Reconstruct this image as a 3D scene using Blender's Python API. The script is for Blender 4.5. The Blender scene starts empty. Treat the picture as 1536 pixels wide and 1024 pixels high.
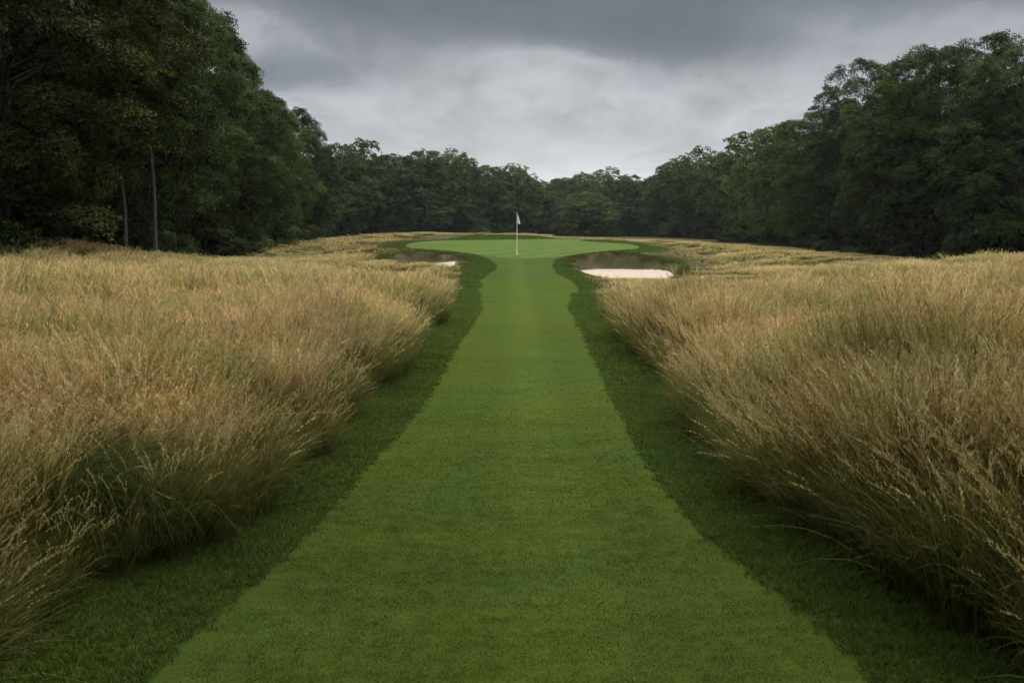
import bpy, math, random
import numpy as np
from mathutils import Vector, Matrix

SC = bpy.context.scene
COL = SC.collection
R = math.radians
rng = np.random.default_rng(7)

# ------------------------------------------------------------------ helpers
def tag(o, label=None, cat=None, group=None, kind=None):
    if label: o['label'] = label
    if cat: o['category'] = cat
    if group: o['group'] = group
    if kind: o['kind'] = kind
    return o

def empty(name, loc=(0, 0, 0), rz=0.0):
    o = bpy.data.objects.new(name, None)
    COL.objects.link(o)
    o.location = loc
    o.rotation_euler = (0, 0, rz)
    o.empty_display_size = 0.3
    return o

def mesh_from(name, verts, faces, mat=None, smooth=True, col=None):
    """verts (n,3); faces: list of arrays (k,3) or (k,4)"""
    me = bpy.data.meshes.new(name)
    verts = np.asarray(verts, dtype=np.float32)
    if isinstance(faces, np.ndarray):
        faces = [faces]
    faces = [np.asarray(f, dtype=np.int32) for f in faces if len(f)]
    me.vertices.add(len(verts))
    me.vertices.foreach_set('co', verts.ravel())
    nl = sum(f.size for f in faces)
    npoly = sum(len(f) for f in faces)
    me.loops.add(nl)
    me.loops.foreach_set('vertex_index', np.concatenate([f.ravel() for f in faces]))
    me.polygons.add(npoly)
    starts, tot = [], 0
    for f in faces:
        starts.append(tot + np.arange(len(f)) * f.shape[1])
        tot += f.size
    me.polygons.foreach_set('loop_start', np.concatenate(starts).astype(np.int32))
    me.polygons.foreach_set('use_smooth', np.full(npoly, bool(smooth)))
    if col is not None:
        a = me.attributes.new('tint', 'FLOAT_COLOR', 'POINT')
        c = np.ones((len(verts), 4), dtype=np.float32)
        c[:, :3] = col
        a.data.foreach_set('color', c.ravel())
    me.update()
    me.validate()
    if mat: me.materials.append(mat)
    return me

def obj(name, me, parent=None, link=True):
    o = bpy.data.objects.new(name, me)
    if link: COL.objects.link(o)
    if parent: o.parent = parent
    return o

# value noise on numpy arrays
_P = np.random.default_rng(3).random((257, 257)).astype(np.float64)
def vnoise(x, y, s=1.0, off=0.0):
    x = np.asarray(x, float) * s + off * 17.3 + 1000.0
    y = np.asarray(y, float) * s + off * 9.1 + 1000.0
    xi = np.floor(x).astype(int); yi = np.floor(y).astype(int)
    fx = x - xi; fy = y - yi
    fx = fx * fx * (3 - 2 * fx); fy = fy * fy * (3 - 2 * fy)
    a = _P[xi % 256, yi % 256]; b = _P[(xi + 1) % 256, yi % 256]
    c = _P[xi % 256, (yi + 1) % 256]; d = _P[(xi + 1) % 256, (yi + 1) % 256]
    return (a * (1 - fx) + b * fx) * (1 - fy) + (c * (1 - fx) + d * fx) * fy
def fbm(x, y, s=1.0, off=0.0):
    return (vnoise(x, y, s, off) + .5 * vnoise(x, y, s * 2.1, off + 3) + .25 * vnoise(x, y, s * 4.3, off + 5)) / 1.75
def sstep(a, b, x):
    t = np.clip((np.asarray(x, float) - a) / (b - a), 0, 1)
    return t * t * (3 - 2 * t)

# ------------------------------------------------------------------ camera
F = 1493.0; CAMH = 2.0; HOR = 350.0
PITCH = math.atan((512 - HOR) / F)
cam = bpy.data.cameras.new('camera')
cam.sensor_width = 36.0
cam.lens = 36.0 * F / 1536.0
cam.clip_start = 0.05; cam.clip_end = 4000
co = bpy.data.objects.new('camera', cam); COL.objects.link(co)
co.location = (0, 0, CAMH)
co.rotation_euler = (R(90) - PITCH, 0, 0)
SC.camera = co

def ray(px, py):
    u = Vector((0, math.sin(PITCH), math.cos(PITCH)))
    f = Vector((0, math.cos(PITCH), -math.sin(PITCH)))
    return f * F + Vector((1, 0, 0)) * (px - 768) + u * (512 - py)
def at_dist(px, py, d):          # point on the pixel's ray at ground distance d
    r = ray(px, py)
    t = d / r.y
    return Vector((r.x * t, d, CAMH + r.z * t))
def at_z0(px, py):
    r = ray(px, py)
    t = -CAMH / r.z
    return r.x * t, r.y * t

# ------------------------------------------------------------------ outlines on the ground
def edge(pts, extra_near=None):
    a = [at_z0(*p) for p in pts]
    a = sorted((d, x) for x, d in a)
    return np.array([p[0] for p in a]), np.array([p[1] for p in a])
FLp = edge([(246, 1012), (333, 935), (445, 827), (500, 760), (551, 697), (609, 623), (656, 560), (703, 501)])
FRp = edge([(1275, 1012), (1154, 899), (1061, 817), (1000, 735), (965, 670), (937, 619), (902, 556), (871, 498)])
RLp = edge([(60, 1000), (150, 925), (290, 848), (400, 775), (470, 695), (530, 605), (620, 540), (670, 482)])
RRp = edge([(1500, 985), (1330, 890), (1230, 820), (1130, 755), (1080, 690), (1030, 615), (985, 562), (930, 510)])
def mk(pp, tail):
    d = np.concatenate([[-30.0], pp[0], [t[0] for t in tail]])
    x = np.concatenate([[pp[1][0]], pp[1], [t[1] for t in tail]])
    return lambda y: np.interp(y, d, x)
fl = mk(FLp, [(27, -.86), (33, -1.1), (36.5, -1.28), (38.5, -1.18), (40, -1.35), (45, -1.35)])
fr = mk(FRp, [(27, 1.6), (32, 1.95), (36, 2.4), (38, 2.55), (40.2, 2.45), (45, 2.45)])
rl = mk(RLp, [(29, -1.65), (37, -1.9), (43, -2.25), (46, -2.4), (52, -3.5)])
rr = mk(RRp, [(30, 2.55), (36, 3.0), (40, 3.25), (43, 3.1), (46, 3.3), (52, 3.5)])

GC, GR = (0.75, 61.0), (7.0, 10.2)
B1, B1R = (5.45, 47.6), (2.75, 3.5)       # bunker on the right
B2, B2R = (-4.15, 47.6), (2.15, 2.7)      # bunker on the left
def ell(x, y, c, r, wob=0.0, off=0):
    dx = (x - c[0]) / r[0]; dy = (y - c[1]) / r[1]
    q = np.sqrt(dx * dx + dy * dy) + 1e-9
    w = wob * (vnoise(dx / q * 1.3, dy / q * 1.3, 1.0, off) - .5)
    return (q - 1 - w) * min(r)
def sd_b1(x, y): return ell(x, y, B1, B1R, .22, 2)
def sd_b2(x, y): return ell(x, y, B2, B2R, .22, 9)
def sd_green(x, y):
    g = ell(x, y, GC, GR, .10, 5)
    g = np.maximum(g, -ell(x, y, (-2.4, 70.3), (5.6, 4.0)))
    g = np.maximum(g, -ell(x, y, (7.2, 66.5), (2.6, 2.2)))
    return g
def sd_fair(x, y):
    w = .05 * (vnoise(x, y, .9, 1) - .5) + .05 * (vnoise(x, y, .22, 2) - .5) + .03
    s = np.maximum(fl(y) - x, x - fr(y)) + w
    return np.maximum(s, y - 40.3 - .25 * (x - .5) ** 2 * .25)
def sd_appr(x, y):
    lo = np.interp(y, [39, 41, 44, 47, 49.5, 51.5, 54], [-1.3, -1.15, -.75, -.72, -1.0, -1.9, -3.0])
    hi = np.interp(y, [39, 41, 44, 47, 49.5, 51.5, 54], [2.5, 2.35, 1.95, 1.9, 2.15, 2.9, 4.0])
    return np.maximum(np.maximum(lo - x, x - hi), np.maximum(40.2 - y, y - 54))
def sd_mown(x, y):
    w = .42 * (vnoise(x, y, .75, 4) - .5) + .12 * (vnoise(x, y, 2.3, 6) - .5)
    c = np.maximum(np.maximum(rl(y) - x, x - rr(y)), y - 52) + w
    g = ell(x, y, GC, (GR[0] + 1.5, GR[1] + 1.6), .12, 5) + w
    g = np.maximum(g, 46.5 - y)
    return np.minimum(np.minimum(c, g), np.minimum(np.maximum(sd_b1(x, y) - .45 - .8 * sstep(6, 8, x) * sstep(48, 51, y), 44.6 - y), np.maximum(sd_b2(x, y) - .35, 46.8 - y)))

# ------------------------------------------------------------------ terrain height
CP = np.array([
 (-1.8,-30,0),(1.8,-30,0),(-1.8,0,0),(1.8,0,0),(-1.8,8,0),(1.8,8,0),(-1.8,16,0),(2,16,0),(-1.6,26,.0),(2.2,26,.0),
 (-1.6,33,.04),(2.4,33,.04),(0,40,.13),(-1.8,40,.16),(2.8,40,.10),(0,46,.46),(0,52,.85),(.7,60,1.3),(-5,60,1.4),(6.5,60,1.25),
 (.7,70,1.66),(-5,70,1.55),(7,69,1.48),(.7,76,1.66),(0,95,1.55),(0,130,1.6),(0,200,1.5),(-30,200,1.6),(30,200,1.4),
 (5.4,51.2,.98),(5.4,43,-.14),(2.4,47.5,.5),(8.6,48,.35),(8.8,52,.75),
 (-4.1,50.5,1.02),(-4.2,44,.52),(-1.8,47,.45),(-7,48,.75),
 (-4.5,8,.20),(-8,7,.34),(-6.5,12.5,-.28),(-12,14,-.25),(-4.5,20,.16),(-10,20,.34),(-20,20,.45),(-14,30,.5),(-7,30,.22),(-20,39,1.42),(-27,41,1.7),(-16.5,39.5,1.0),(-13,40,.58),(-8,42,.48),(-5,41,.54),(-13,48,.30),(-20,48,.4),(-2.6,38,.02),
 (-12,55,.42),(-8.4,75,1.72),(-15,84,1.3),(-12,66,1.05),(-22,60,.2),(-17,60,.2),(-21,76,-.25),(-18,70,.0),(-24,92,-.1),(-23,106,.15),(-25,120,.5),(-18,96,.9),(-40,60,.6),
 (4.5,8,.18),(8,7,.28),(6,12.5,-.26),(11,14,-.25),(4.5,20,.12),(10,20,.24),(20,20,.3),(14,30,.1),(7,30,-.02),(20,39,.74),(13.5,41,.20),(16,48,-.2),(9.3,41,-.02),(6.5,39,-.22),(4.2,37,-.36),(5,33,-.22),(9,35,-.16),
 (12,50,.12),(18,55,-.1),(11.6,74,1.2),(23,80,.45),(31,86,-.2),(33,70,-.3),(33,110,.2),(32,150,1.0),(16,62,.5),
 (-60,20,.8),(60,30,.3),(-60,120,1.2),(60,110,.2),(-60,-30,.3),(60,-30,.3),(70,200,1.2),(-70,200,1.5),(0,300,1.4),(-150,150,1.2),(150,150,.8),(0,-80,.1)
], float)
def tps_fit(P, lam=0.4):
    n = len(P)
    d = np.hypot(P[:, None, 0] - P[None, :, 0], P[:, None, 1] - P[None, :, 1])
    K = np.where(d > 0, d * d * np.log(d + 1e-12), 0) + lam * np.eye(n)
    T = np.c_[np.ones(n), P[:, :2]]
    A = np.block([[K, T], [T.T, np.zeros((3, 3))]])
    return np.linalg.solve(A, np.r_[P[:, 2], 0, 0, 0])
_W = tps_fit(CP)
def tps(x, y):
    out = _W[-3] + _W[-2] * x + _W[-1] * y
    for (px, py, _), w in zip(CP, _W[:-3]):
        d2 = (x - px) ** 2 + (y - py) ** 2
        out = out + w * .5 * d2 * np.log(d2 + 1e-12)
    return out
def height(x, y):
    x = np.asarray(x, float); y = np.asarray(y, float)
    far = np.maximum(np.hypot(x, y - 60) - 160, 0) / 120.0
    f = np.clip(far, 0, 1)
    xc = np.clip(x, -150, 150); yc = np.clip(y, -80, 290)
    z = tps(xc, yc) * (1 - f) + 1.3 * f
    m = sd_mown(x, y)
    rough = sstep(0.0, 2.5, m)
    z = z + rough * (.22 * (fbm(x, y, .16, 2) - .5) + .12 * (fbm(x, y, .5, 8) - .5))
    # the foot of the tall grass sits on a low bank beside the mown strip
    z = z + .10 * sstep(0, 1.0, m) * (1 - sstep(3, 6, m)) * (1 - sstep(30, 42, y))
    # approach step
    z = z - .05 * sstep(38.5, 40.2, y) * (1 - sstep(40.4, 43, y)) * (1 - sstep(1, 3, m))
    # low shaded bank behind the green
    e = ell(x, y, (-2.6, 72.2), (5.5, 2.0)); z = z + .22 * (1 - sstep(-1.2, .6, e)) * sstep(68.5, 72.0, y)
    for sd, rim, fz, tilt in ((sd_b1, .08, -.08, .05), (sd_b2, .08, .24, .05)):
        s = sd(x, y)
        c = B1 if sd is sd_b1 else B2
        z = z + rim * np.exp(-(s / .45) ** 2) * sstep(c[1] - 2.0, c[1] + 1.5, y)
        floor = fz + tilt * (y - (c[1] - 3)) + .05 * (vnoise(x, y, 1.1, 3) - .5) + .10 * ((x - c[0]) / 2.5) ** 2 + (.12 * (x - c[0]) if sd is sd_b2 else 0)
        k = sstep(.02, -.50, s)
        z = z * (1 - k) + np.minimum(floor, z) * k
    return z

# ------------------------------------------------------------------ materials
def nodes(m):
    m.use_nodes = True
    nt = m.node_tree
    nt.nodes.clear()
    return nt, nt.nodes.new, nt.links.new
def mixrgb(N, L, blend, fac, a, b):
    n = N('ShaderNodeMix'); n.data_type = 'RGBA'; n.blend_type = blend; n.clamp_factor = True
    for s, v in ((n.inputs[0], fac), (n.inputs[6], a), (n.inputs[7], b)):
        if isinstance(v, (int, float)): s.default_value = v
        elif isinstance(v, tuple): s.default_value = (*v, 1) if len(v) == 3 else v
        else: L(v, s)
    return n.outputs[2]
def mapped(N, L, vec, scale, loc=(0, 0, 0)):
    mp = N('ShaderNodeMapping')
    mp.inputs['Scale'].default_value = scale
    mp.inputs['Location'].default_value = loc
    L(vec, mp.inputs['Vector'])
    return mp.outputs[0]
def noise(N, L, vec, scale, detail=3, rough=.5, dist=0.0):
    n = N('ShaderNodeTexNoise')
    n.inputs['Scale'].default_value = scale; n.inputs['Detail'].default_value = detail
    n.inputs['Roughness'].default_value = rough; n.inputs['Distortion'].default_value = dist
    L(vec, n.inputs['Vector'])
    return n.outputs['Fac']
def ramp(N, L, fac, stops):
    r = N('ShaderNodeValToRGB')
    el = r.color_ramp.elements
    while len(el) > 1: el.remove(el[-1])
    for i, (p, c) in enumerate(stops):
        e = el[0] if i == 0 else el.new(p)
        e.position = p
        e.color = (c, c, c, 1) if isinstance(c, (int, float)) else (*c, 1)
    L(fac, r.inputs[0])
    return r.outputs[0]
def finish(nt, N, L, color, rough=.75, spec=.2, transl=0.0, bump=None, bump_s=.3, bump_d=.02):
    out = N('ShaderNodeOutputMaterial')
    p = N('ShaderNodeBsdfPrincipled')
    p.inputs['Roughness'].default_value = rough
    p.inputs['Specular IOR Level'].default_value = spec
    if isinstance(color, tuple): p.inputs['Base Color'].default_value = (*color, 1)
    else: L(color, p.inputs['Base Color'])
    if bump is not None:
        b = N('ShaderNodeBump'); b.inputs['Strength'].default_value = bump_s; b.inputs['Distance'].default_value = bump_d
        L(bump, b.inputs['Height']); L(b.outputs[0], p.inputs['Normal'])
    if transl > 0:
        t = N('ShaderNodeBsdfTranslucent')
        if isinstance(color, tuple): t.inputs['Color'].default_value = (*color, 1)
        else: L(color, t.inputs['Color'])
        mx = N('ShaderNodeMixShader'); mx.inputs[0].default_value = transl
        L(p.outputs[0], mx.inputs[1]); L(t.outputs[0], mx.inputs[2]); L(mx.outputs[0], out.inputs[0])
    else:
        L(p.outputs[0], out.inputs[0])

def mat_plain(name, c, rough=.6, spec=.3, nscale=6, amt=.25, bump=0):
    m = bpy.data.materials.new(name); nt, N, L = nodes(m)
    g = N('ShaderNodeNewGeometry').outputs['Position']
    n = noise(N, L, g, nscale, 5, .6)
    f = ramp(N, L, n, [(.3, 1 - amt), (.7, 1 + amt)])
    finish(nt, N, L, mixrgb(N, L, 'MULTIPLY', 1.0, c, f), rough, spec, bump=n if bump else None, bump_s=bump)
    return m

def mat_turf(name, c, stripes=True, lanes=False):
    """mown turf: world position noise drawn out across the strip + mower lanes along it"""
    m = bpy.data.materials.new(name); nt, N, L = nodes(m)
    g = N('ShaderNodeNewGeometry').outputs['Position']
    col = turf_color(N, L, g, c, stripes)
    if lanes:
        wv = N('ShaderNodeTexWave'); wv.wave_type = 'BANDS'; wv.bands_direction = 'X'
        wv.inputs['Scale'].default_value = .22; wv.inputs['Distortion'].default_value = .25; wv.inputs['Detail'].default_value = 1
        mp = N('ShaderNodeMapping'); mp.inputs['Rotation'].default_value = (0, 0, R(38)); L(g, mp.inputs[0]); L(mp.outputs[0], wv.inputs['Vector'])
        col = mixrgb(N, L, 'MULTIPLY', 1.0, col, ramp(N, L, wv.outputs['Fac'], [(.35, (.89, .92, .88)), (.65, (1.07, 1.06, 1.05))]))
    fine = noise(N, L, mapped(N, L, g, (55, 90, 30)), 1.0, 4, .7)
    col = mixrgb(N, L, 'MULTIPLY', 1.0, col, ramp(N, L, fine, [(.25, .55), (.75, 1.3)]))
    finish(nt, N, L, col, .95, .02, bump=fine, bump_s=.6, bump_d=.012)
    return m
def turf_color(N, L, g, c, stripes):
    band = noise(N, L, mapped(N, L, g, (.45, 1.5, .4)), 1.0, 4, .6, .3)
    patch = noise(N, L, mapped(N, L, g, (.7, .5, .5), (3, 7, 0)), 1.0, 3, .55)
    crinkle = noise(N, L, mapped(N, L, g, (4.5, 16, 4)), 1.0, 3, .6, .5)
    x = mixrgb(N, L, 'MULTIPLY', 1.0, c, ramp(N, L, band, [(.28, .86), (.5, 1.0), (.74, 1.12)]))
    warm = (1.14, 1.03, .80); cool = (.90, .98, 1.0)
    x = mixrgb(N, L, 'MULTIPLY', 1.0, x, ramp(N, L, patch, [(.3, cool), (.68, warm)]))
    x = mixrgb(N, L, 'MULTIPLY', 1.0, x, ramp(N, L, crinkle, [(.3, .84), (.55, 1.0), (.8, 1.12)]))
    if stripes:
        sx = N('ShaderNodeSeparateXYZ'); L(g, sx.inputs[0])
        ma = N('ShaderNodeMath'); ma.operation = 'MULTIPLY_ADD'; ma.inputs[1].default_value = 1 / 5.0; ma.inputs[2].default_value = .38
        L(sx.outputs[0], ma.inputs[0])
        lane = ramp(N, L, ma.outputs[0], [(.0, (1.0, 1.0, .95)), (.33, (.98, 1.0, .9)), (.40, (1.17, 1.15, 1.08)), (.47, (1.19, 1.17, 1.10)), (.53, (1.0, 1.0, .95)), (.62, (1.06, 1.05, 1.0)), (.8, (1.0, 1.0, .9))])
        x = mixrgb(N, L, 'MULTIPLY', 1.0, x, lane)
    return x

def mat_blade(name, transl=.35, c=None, stripes=False, patch_amt=1.0, rough=.7, spec=.08, fescue=False):
    """grass blades: the blade's own tint times slow changes from place to place"""
    m = bpy.data.materials.new(name); nt, N, L = nodes(m)
    a = N('ShaderNodeAttribute'); a.attribute_name = 'tint'
    g = N('ShaderNodeNewGeometry').outputs['Position']
    oi = N('ShaderNodeObjectInfo').outputs['Random']
    if c is not None:
        col = turf_color(N, L, g, c, stripes)
        col = mixrgb(N, L, 'MULTIPLY', 1.0, col, a.outputs['Color'])
    else:
        col = a.outputs['Color']
        n1 = noise(N, L, mapped(N, L, g, (.28, .42, .0)), 1.0, 3, .6)
        n2 = noise(N, L, mapped(N, L, g, (1.1, 1.5, .0), (5, 2, 0)), 1.0, 2, .5)
        green = (.66, .84, .55); gold = (1.09, 1.05, .92); rust = (.98, .94, .82)
        if fescue:
            col = mixrgb(N, L, 'MULTIPLY', patch_amt, col, ramp(N, L, n1, [(.33, green), (.43, (.80, .87, .70)), (.52, (.98, .96, .90)), (.60, gold), (.75, (1.04, .95, .85))]))
            col = mixrgb(N, L, 'MULTIPLY', patch_amt, col, ramp(N, L, n2, [(.30, rust), (.5, (1, 1, 1)), (.72, (1.08, 1.06, 1.0))]))
    col = mixrgb(N, L, 'MULTIPLY', 1.0, col, ramp(N, L, oi, [(0, .82), (1, 1.15)]))
    finish(nt, N, L, col, rough, spec, transl)
    return m

M_FAIR = mat_turf('fairway_turf', (.062, .090, .017))
M_APPR = mat_turf('approach_turf', (.058, .090, .022))
M_COLL = mat_turf('first_cut_turf', (.044, .076, .015), False)
M_GREEN = mat_turf('putting_turf', (.096, .140, .038), False, True)
M_SAND = mat_plain('bunker_sand', (.48, .38, .285), .9, .1, 3.0, .10, .25)
M_TRUNK = mat_plain('bark', (.036, .031, .025), .9, .1, 9, .45, .5)
M_WHITE = mat_plain('white_paint', (.80, .80, .78), .45, .4, 20, .03)
M_CLOTH = mat_plain('white_cloth', (.80, .80, .80), .8, .1, 12, .04)

def mat_rough():
    m = bpy.data.materials.new('rough_ground'); nt, N, L = nodes(m)
    g = N('ShaderNodeNewGeometry').outputs['Position']
    a = noise(N, L, g, .5, 4, .6); b = noise(N, L, mapped(N, L, g, (7, 10, 7)), 1.0, 5, .7)
    col = ramp(N, L, a, [(.3, (.040, .045, .015)), (.5, (.075, .065, .026)), (.7, (.12, .095, .042))])
    col = mixrgb(N, L, 'MULTIPLY', 1.0, col, ramp(N, L, b, [(.25, .5), (.75, 1.35)]))
    finish(nt, N, L, col, .95, .05, bump=b, bump_s=.8, bump_d=.05)
    return m
M_ROUGH = mat_rough()
def mat_bank():
    m = bpy.data.materials.new('bunker_bank'); nt, N, L = nodes(m)
    g = N('ShaderNodeNewGeometry').outputs['Position']
    a = noise(N, L, g, 1.2, 4, .6); b = noise(N, L, mapped(N, L, g, (14, 14, 40)), 1.0, 5, .7)
    col = ramp(N, L, a, [(.35, (.080, .082, .032)), (.52, (.110, .095, .050)), (.66, (.15, .115, .075))])
    col = mixrgb(N, L, 'MULTIPLY', 1.0, col, ramp(N, L, b, [(.25, .55), (.75, 1.3)]))
    finish(nt, N, L, col, .95, .05, bump=b, bump_s=.9, bump_d=.04)
    return m
M_BANK = mat_bank()

def mat_leaf(name):
    m = bpy.data.materials.new(name); nt, N, L = nodes(m)
    a = N('ShaderNodeAttribute'); a.attribute_name = 'tint'
    oi = N('ShaderNodeObjectInfo')
    col = mixrgb(N, L, 'MULTIPLY', 1.0, a.outputs['Color'], oi.outputs['Color'])
    finish(nt, N, L, col, .6, .10, .28)
    return m
M_LEAF = mat_leaf('leaf')

# ------------------------------------------------------------------ ground, cut into zones
def grow(a, b, s0, g):
    out = [a]; s = s0
    while out[-1] < b:
        out.append(out[-1] + s); s *= g
    return out
xp = list(np.arange(0, 4.0, .14)) + list(np.arange(4.0, 12.0, .28)) + grow(12.0, 420, .34, 1.12)
X = np.array(sorted(set([-v for v in xp] + xp)))
Y = np.array([-v for v in grow(0.3, 300, .5, 1.25)][::-1] + list(np.arange(0, 4, .3)) + list(np.arange(4, 40, .26)) + list(np.arange(40, 53, .13)) + list(np.arange(53, 80, .28)) + grow(80.0, 900, .45, 1.09))
gx, gy = np.meshgrid(X, Y)
gz = height(gx, gy)
V = np.c_[gx.ravel(), gy.ravel(), gz.ravel()]
ny, nx = gx.shape
i = np.arange(ny * nx).reshape(ny, nx)
a, b, c, d = i[:-1, :-1].ravel(), i[:-1, 1:].ravel(), i[1:, 1:].ravel(), i[1:, :-1].ravel()
T = np.concatenate([np.c_[a, b, c], np.c_[a, c, d]])
SDF = dict(
    sand1=lambda x, y: sd_b1(x, y) + .50, bank1=lambda x, y: sd_b1(x, y) - .03,
    sand2=lambda x, y: sd_b2(x, y) + .50, bank2=lambda x, y: sd_b2(x, y) - .03,
    green=sd_green, fair=sd_fair, appr=sd_appr, mown=sd_mown)
keys = list(SDF)
S = np.stack([SDF[k](V[:, 0], V[:, 1]) for k in keys], 1)
D = np.concatenate([V, S], 1)                # vertex data: xyz + sdf values
tri = D[T]                                   # (n,3,3+k)
def split(tri, k):
    """cut the triangles along sdf k = 0 -> (inside, outside)"""
    s = tri[:, :, 3 + k]
    neg = s < 0
    cnt = neg.sum(1)
    ins = [tri[cnt == 3]]; outs = [tri[cnt == 0]]
    for want, lone_in in ((1, True), (2, False)):
        t = tri[cnt == want]
        if not len(t): continue
        ng = neg[cnt == want]
        lone = np.argmax(ng if lone_in else ~ng, 1)
        r = np.arange(len(t))
        A, B, C = t[r, lone], t[r, (lone + 1) % 3], t[r, (lone + 2) % 3]
        sa, sb, sc = A[:, 3 + k], B[:, 3 + k], C[:, 3 + k]
        P = A + (B - A) * (sa / (sa - sb))[:, None]
        Q = A + (C - A) * (sa / (sa - sc))[:, None]
        one = np.stack([A, P, Q], 1)
        two = np.concatenate([np.stack([P, B, C], 1), np.stack([P, C, Q], 1)])
        (ins if lone_in else outs).append(one)
        (outs if lone_in else ins).append(two)
    return np.concatenate(ins), np.concatenate(outs)
zones = {}
rest = tri
for k, n in enumerate(keys):
    zones[n], rest = split(rest, k)
zones['rough'] = rest
def zone_mesh(name, t, mat):
    p = t[:, :, :3].reshape(-1, 3)
    q = np.round(p * 2000).astype(np.int64)
    _, idx, inv = np.unique(q, axis=0, return_index=True, return_inverse=True)
    f = inv.reshape(-1, 3)
    good = (f[:, 0] != f[:, 1]) & (f[:, 1] != f[:, 2]) & (f[:, 0] != f[:, 2])
    return mesh_from(name, p[idx], f[good], mat)
for n, name, mat in (('rough', 'ground', M_ROUGH), ('fair', 'fairway', M_FAIR), ('appr', 'approach', M_APPR),
                     ('mown', 'fairway_edge', M_COLL), ('green', 'putting_green', M_GREEN)):
    tag(obj(name, zone_mesh(name, zones[n], mat)), kind='structure')
for s, c, lab in (('1', B1, 'wide open sand bunker with a bright pink-white floor, right of the approach'),
                  ('2', B2, 'half hidden sand bunker with a brown bank, left of the approach')):
    r = tag(empty('sand_bunker', (c[0], c[1], float(height(c[0], c[1])))), lab, 'sand bunker', 'sand bunkers before the putting green')
    for part, mat in (('sand', M_SAND), ('bank', M_BANK)):
        me = zone_mesh(part, zones[part + s], mat)
        me.transform(Matrix.Translation(-r.location))
        obj(part, me, r)

# ------------------------------------------------------------------ grass blades
def blades(n, root_r, h, w, lean, arch, seg=4, seed=0, bias=None, tipw=.25, z0=-.02):
    """n ribbons -> (verts, quads, t, idx). h,w,lean,arch are (lo,hi) ranges; bias adds a heading toward +X"""
    g = np.random.default_rng(seed)
    ang = g.random(n) * 2 * np.pi
    rad = root_r * np.sqrt(g.random(n))
    base = np.c_[rad * np.cos(ang), rad * np.sin(ang), np.full(n, z0)]
    hd = ang + g.normal(0, .7, n)
    if bias is not None: hd = g.normal(0, bias, n)
    H = g.uniform(*h, n); Wd = g.uniform(*w, n); le = g.uniform(*lean, n); ar = g.uniform(*arch, n)
    dirv = np.c_[np.cos(hd), np.sin(hd), np.zeros(n)]
    side_a = hd + np.pi / 2 + g.normal(0, .8, n)
    side = np.c_[np.cos(side_a), np.sin(side_a), g.normal(0, .25, n)]
    t = np.linspace(0, 1, seg + 1)
    pos = np.zeros((n, seg + 1, 3)); pos[:, 0] = base
    for k in range(1, seg + 1):
        th = le + ar * t[k] ** 1.4                     # angle from vertical
        step = (H / seg)[:, None] * (dirv * np.sin(th)[:, None] + np.array([0, 0, 1.0]) * np.cos(th)[:, None])
        pos[:, k] = pos[:, k - 1] + step
    pos[:, :, 2] = np.maximum(pos[:, :, 2], z0)
    wt = (1 - (1 - tipw) * t ** 1.5)[None, :, None] * Wd[:, None, None] * .5
    v = np.stack([pos - side[:, None] * wt, pos + side[:, None] * wt], 2)      # n,seg+1,2,3
    vi = np.arange(n * (seg + 1) * 2).reshape(n, seg + 1, 2)
    q = np.stack([vi[:, :-1, 0], vi[:, :-1, 1], vi[:, 1:, 1], vi[:, 1:, 0]], -1).reshape(-1, 4)
    tt = np.broadcast_to(t[None, :, None], (n, seg + 1, 2)).reshape(-1)
    bi = np.broadcast_to(np.arange(n)[:, None, None], (n, seg + 1, 2)).reshape(-1)
    return v.reshape(-1, 3), q, tt, bi, pos, hd
def tint(tt, bi, base, tip, n, seed, var=.25, p=1.3):
    g = np.random.default_rng(seed + 99)
    base = np.array(base); tip = np.array(tip)
    if base.ndim == 1: base = base[None]
    if tip.ndim == 1: tip = tip[None]
    b = base[g.integers(0, len(base), n)]; e = tip[g.integers(0, len(tip), n)]
    f = 1 + g.uniform(-var, var, n)
    k = (tt ** p)[:, None]
    return (b[bi] * (1 - k) + e[bi] * k) * f[bi][:, None]
def heads(pos, hd, ln, w, k, seed, cols):
    """seed heads: small rhombs spread along the top of each stem"""
    g = np.random.default_rng(seed + 7)
    n = len(pos)
    tip = pos[:, -1]; d = pos[:, -1] - pos[:, -2]; d /= np.linalg.norm(d, axis=1)[:, None] + 1e-9
    L_ = g.uniform(*ln, n)
    u = np.tile(np.linspace(0, 1, k), (n, 1)) + g.normal(0, .04, (n, k))
    droop = np.c_[np.cos(hd), np.sin(hd), -.5 * np.ones(n)]
    c = tip[:, None] - d[:, None] * (L_[:, None] * (1 - u) * .55)[..., None] + (d[:, None] * (u * L_[:, None] * .45)[..., None]) + droop[:, None] * ((u ** 2) * L_[:, None] * .22)[..., None]
    prof = (1 - (u - .35) ** 2 * 1.6).clip(.25, 1)
    spread = prof * (w * 1.1)
    off = g.normal(0, 1, (n, k, 3)); off /= np.linalg.norm(off, axis=2)[..., None]
    c = c + off * spread[..., None] * .7
    ax = d[:, None] + off * .55; ax /= np.linalg.norm(ax, axis=2)[..., None]
    sd = np.cross(ax, g.normal(0, 1, (n, k, 3))); sd /= np.linalg.norm(sd, axis=2)[..., None] + 1e-9
    hl = (L_[:, None] / k * 1.7)[..., None] * g.uniform(.7, 1.3, (n, k, 1)); wd = w * .36 * g.uniform(.6, 1.3, (n, k, 1))
    v = np.stack([c - ax * hl, c + sd * wd, c + ax * hl, c - sd * wd], 2).reshape(-1, 3)
    q = np.arange(n * k * 4).reshape(-1, 4)
    cc = np.array(cols)[g.integers(0, len(cols), n)] * (1 + g.uniform(-.2, .2, n))[:, None]
    return v, q, np.repeat(cc, k * 4, 0)
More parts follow.
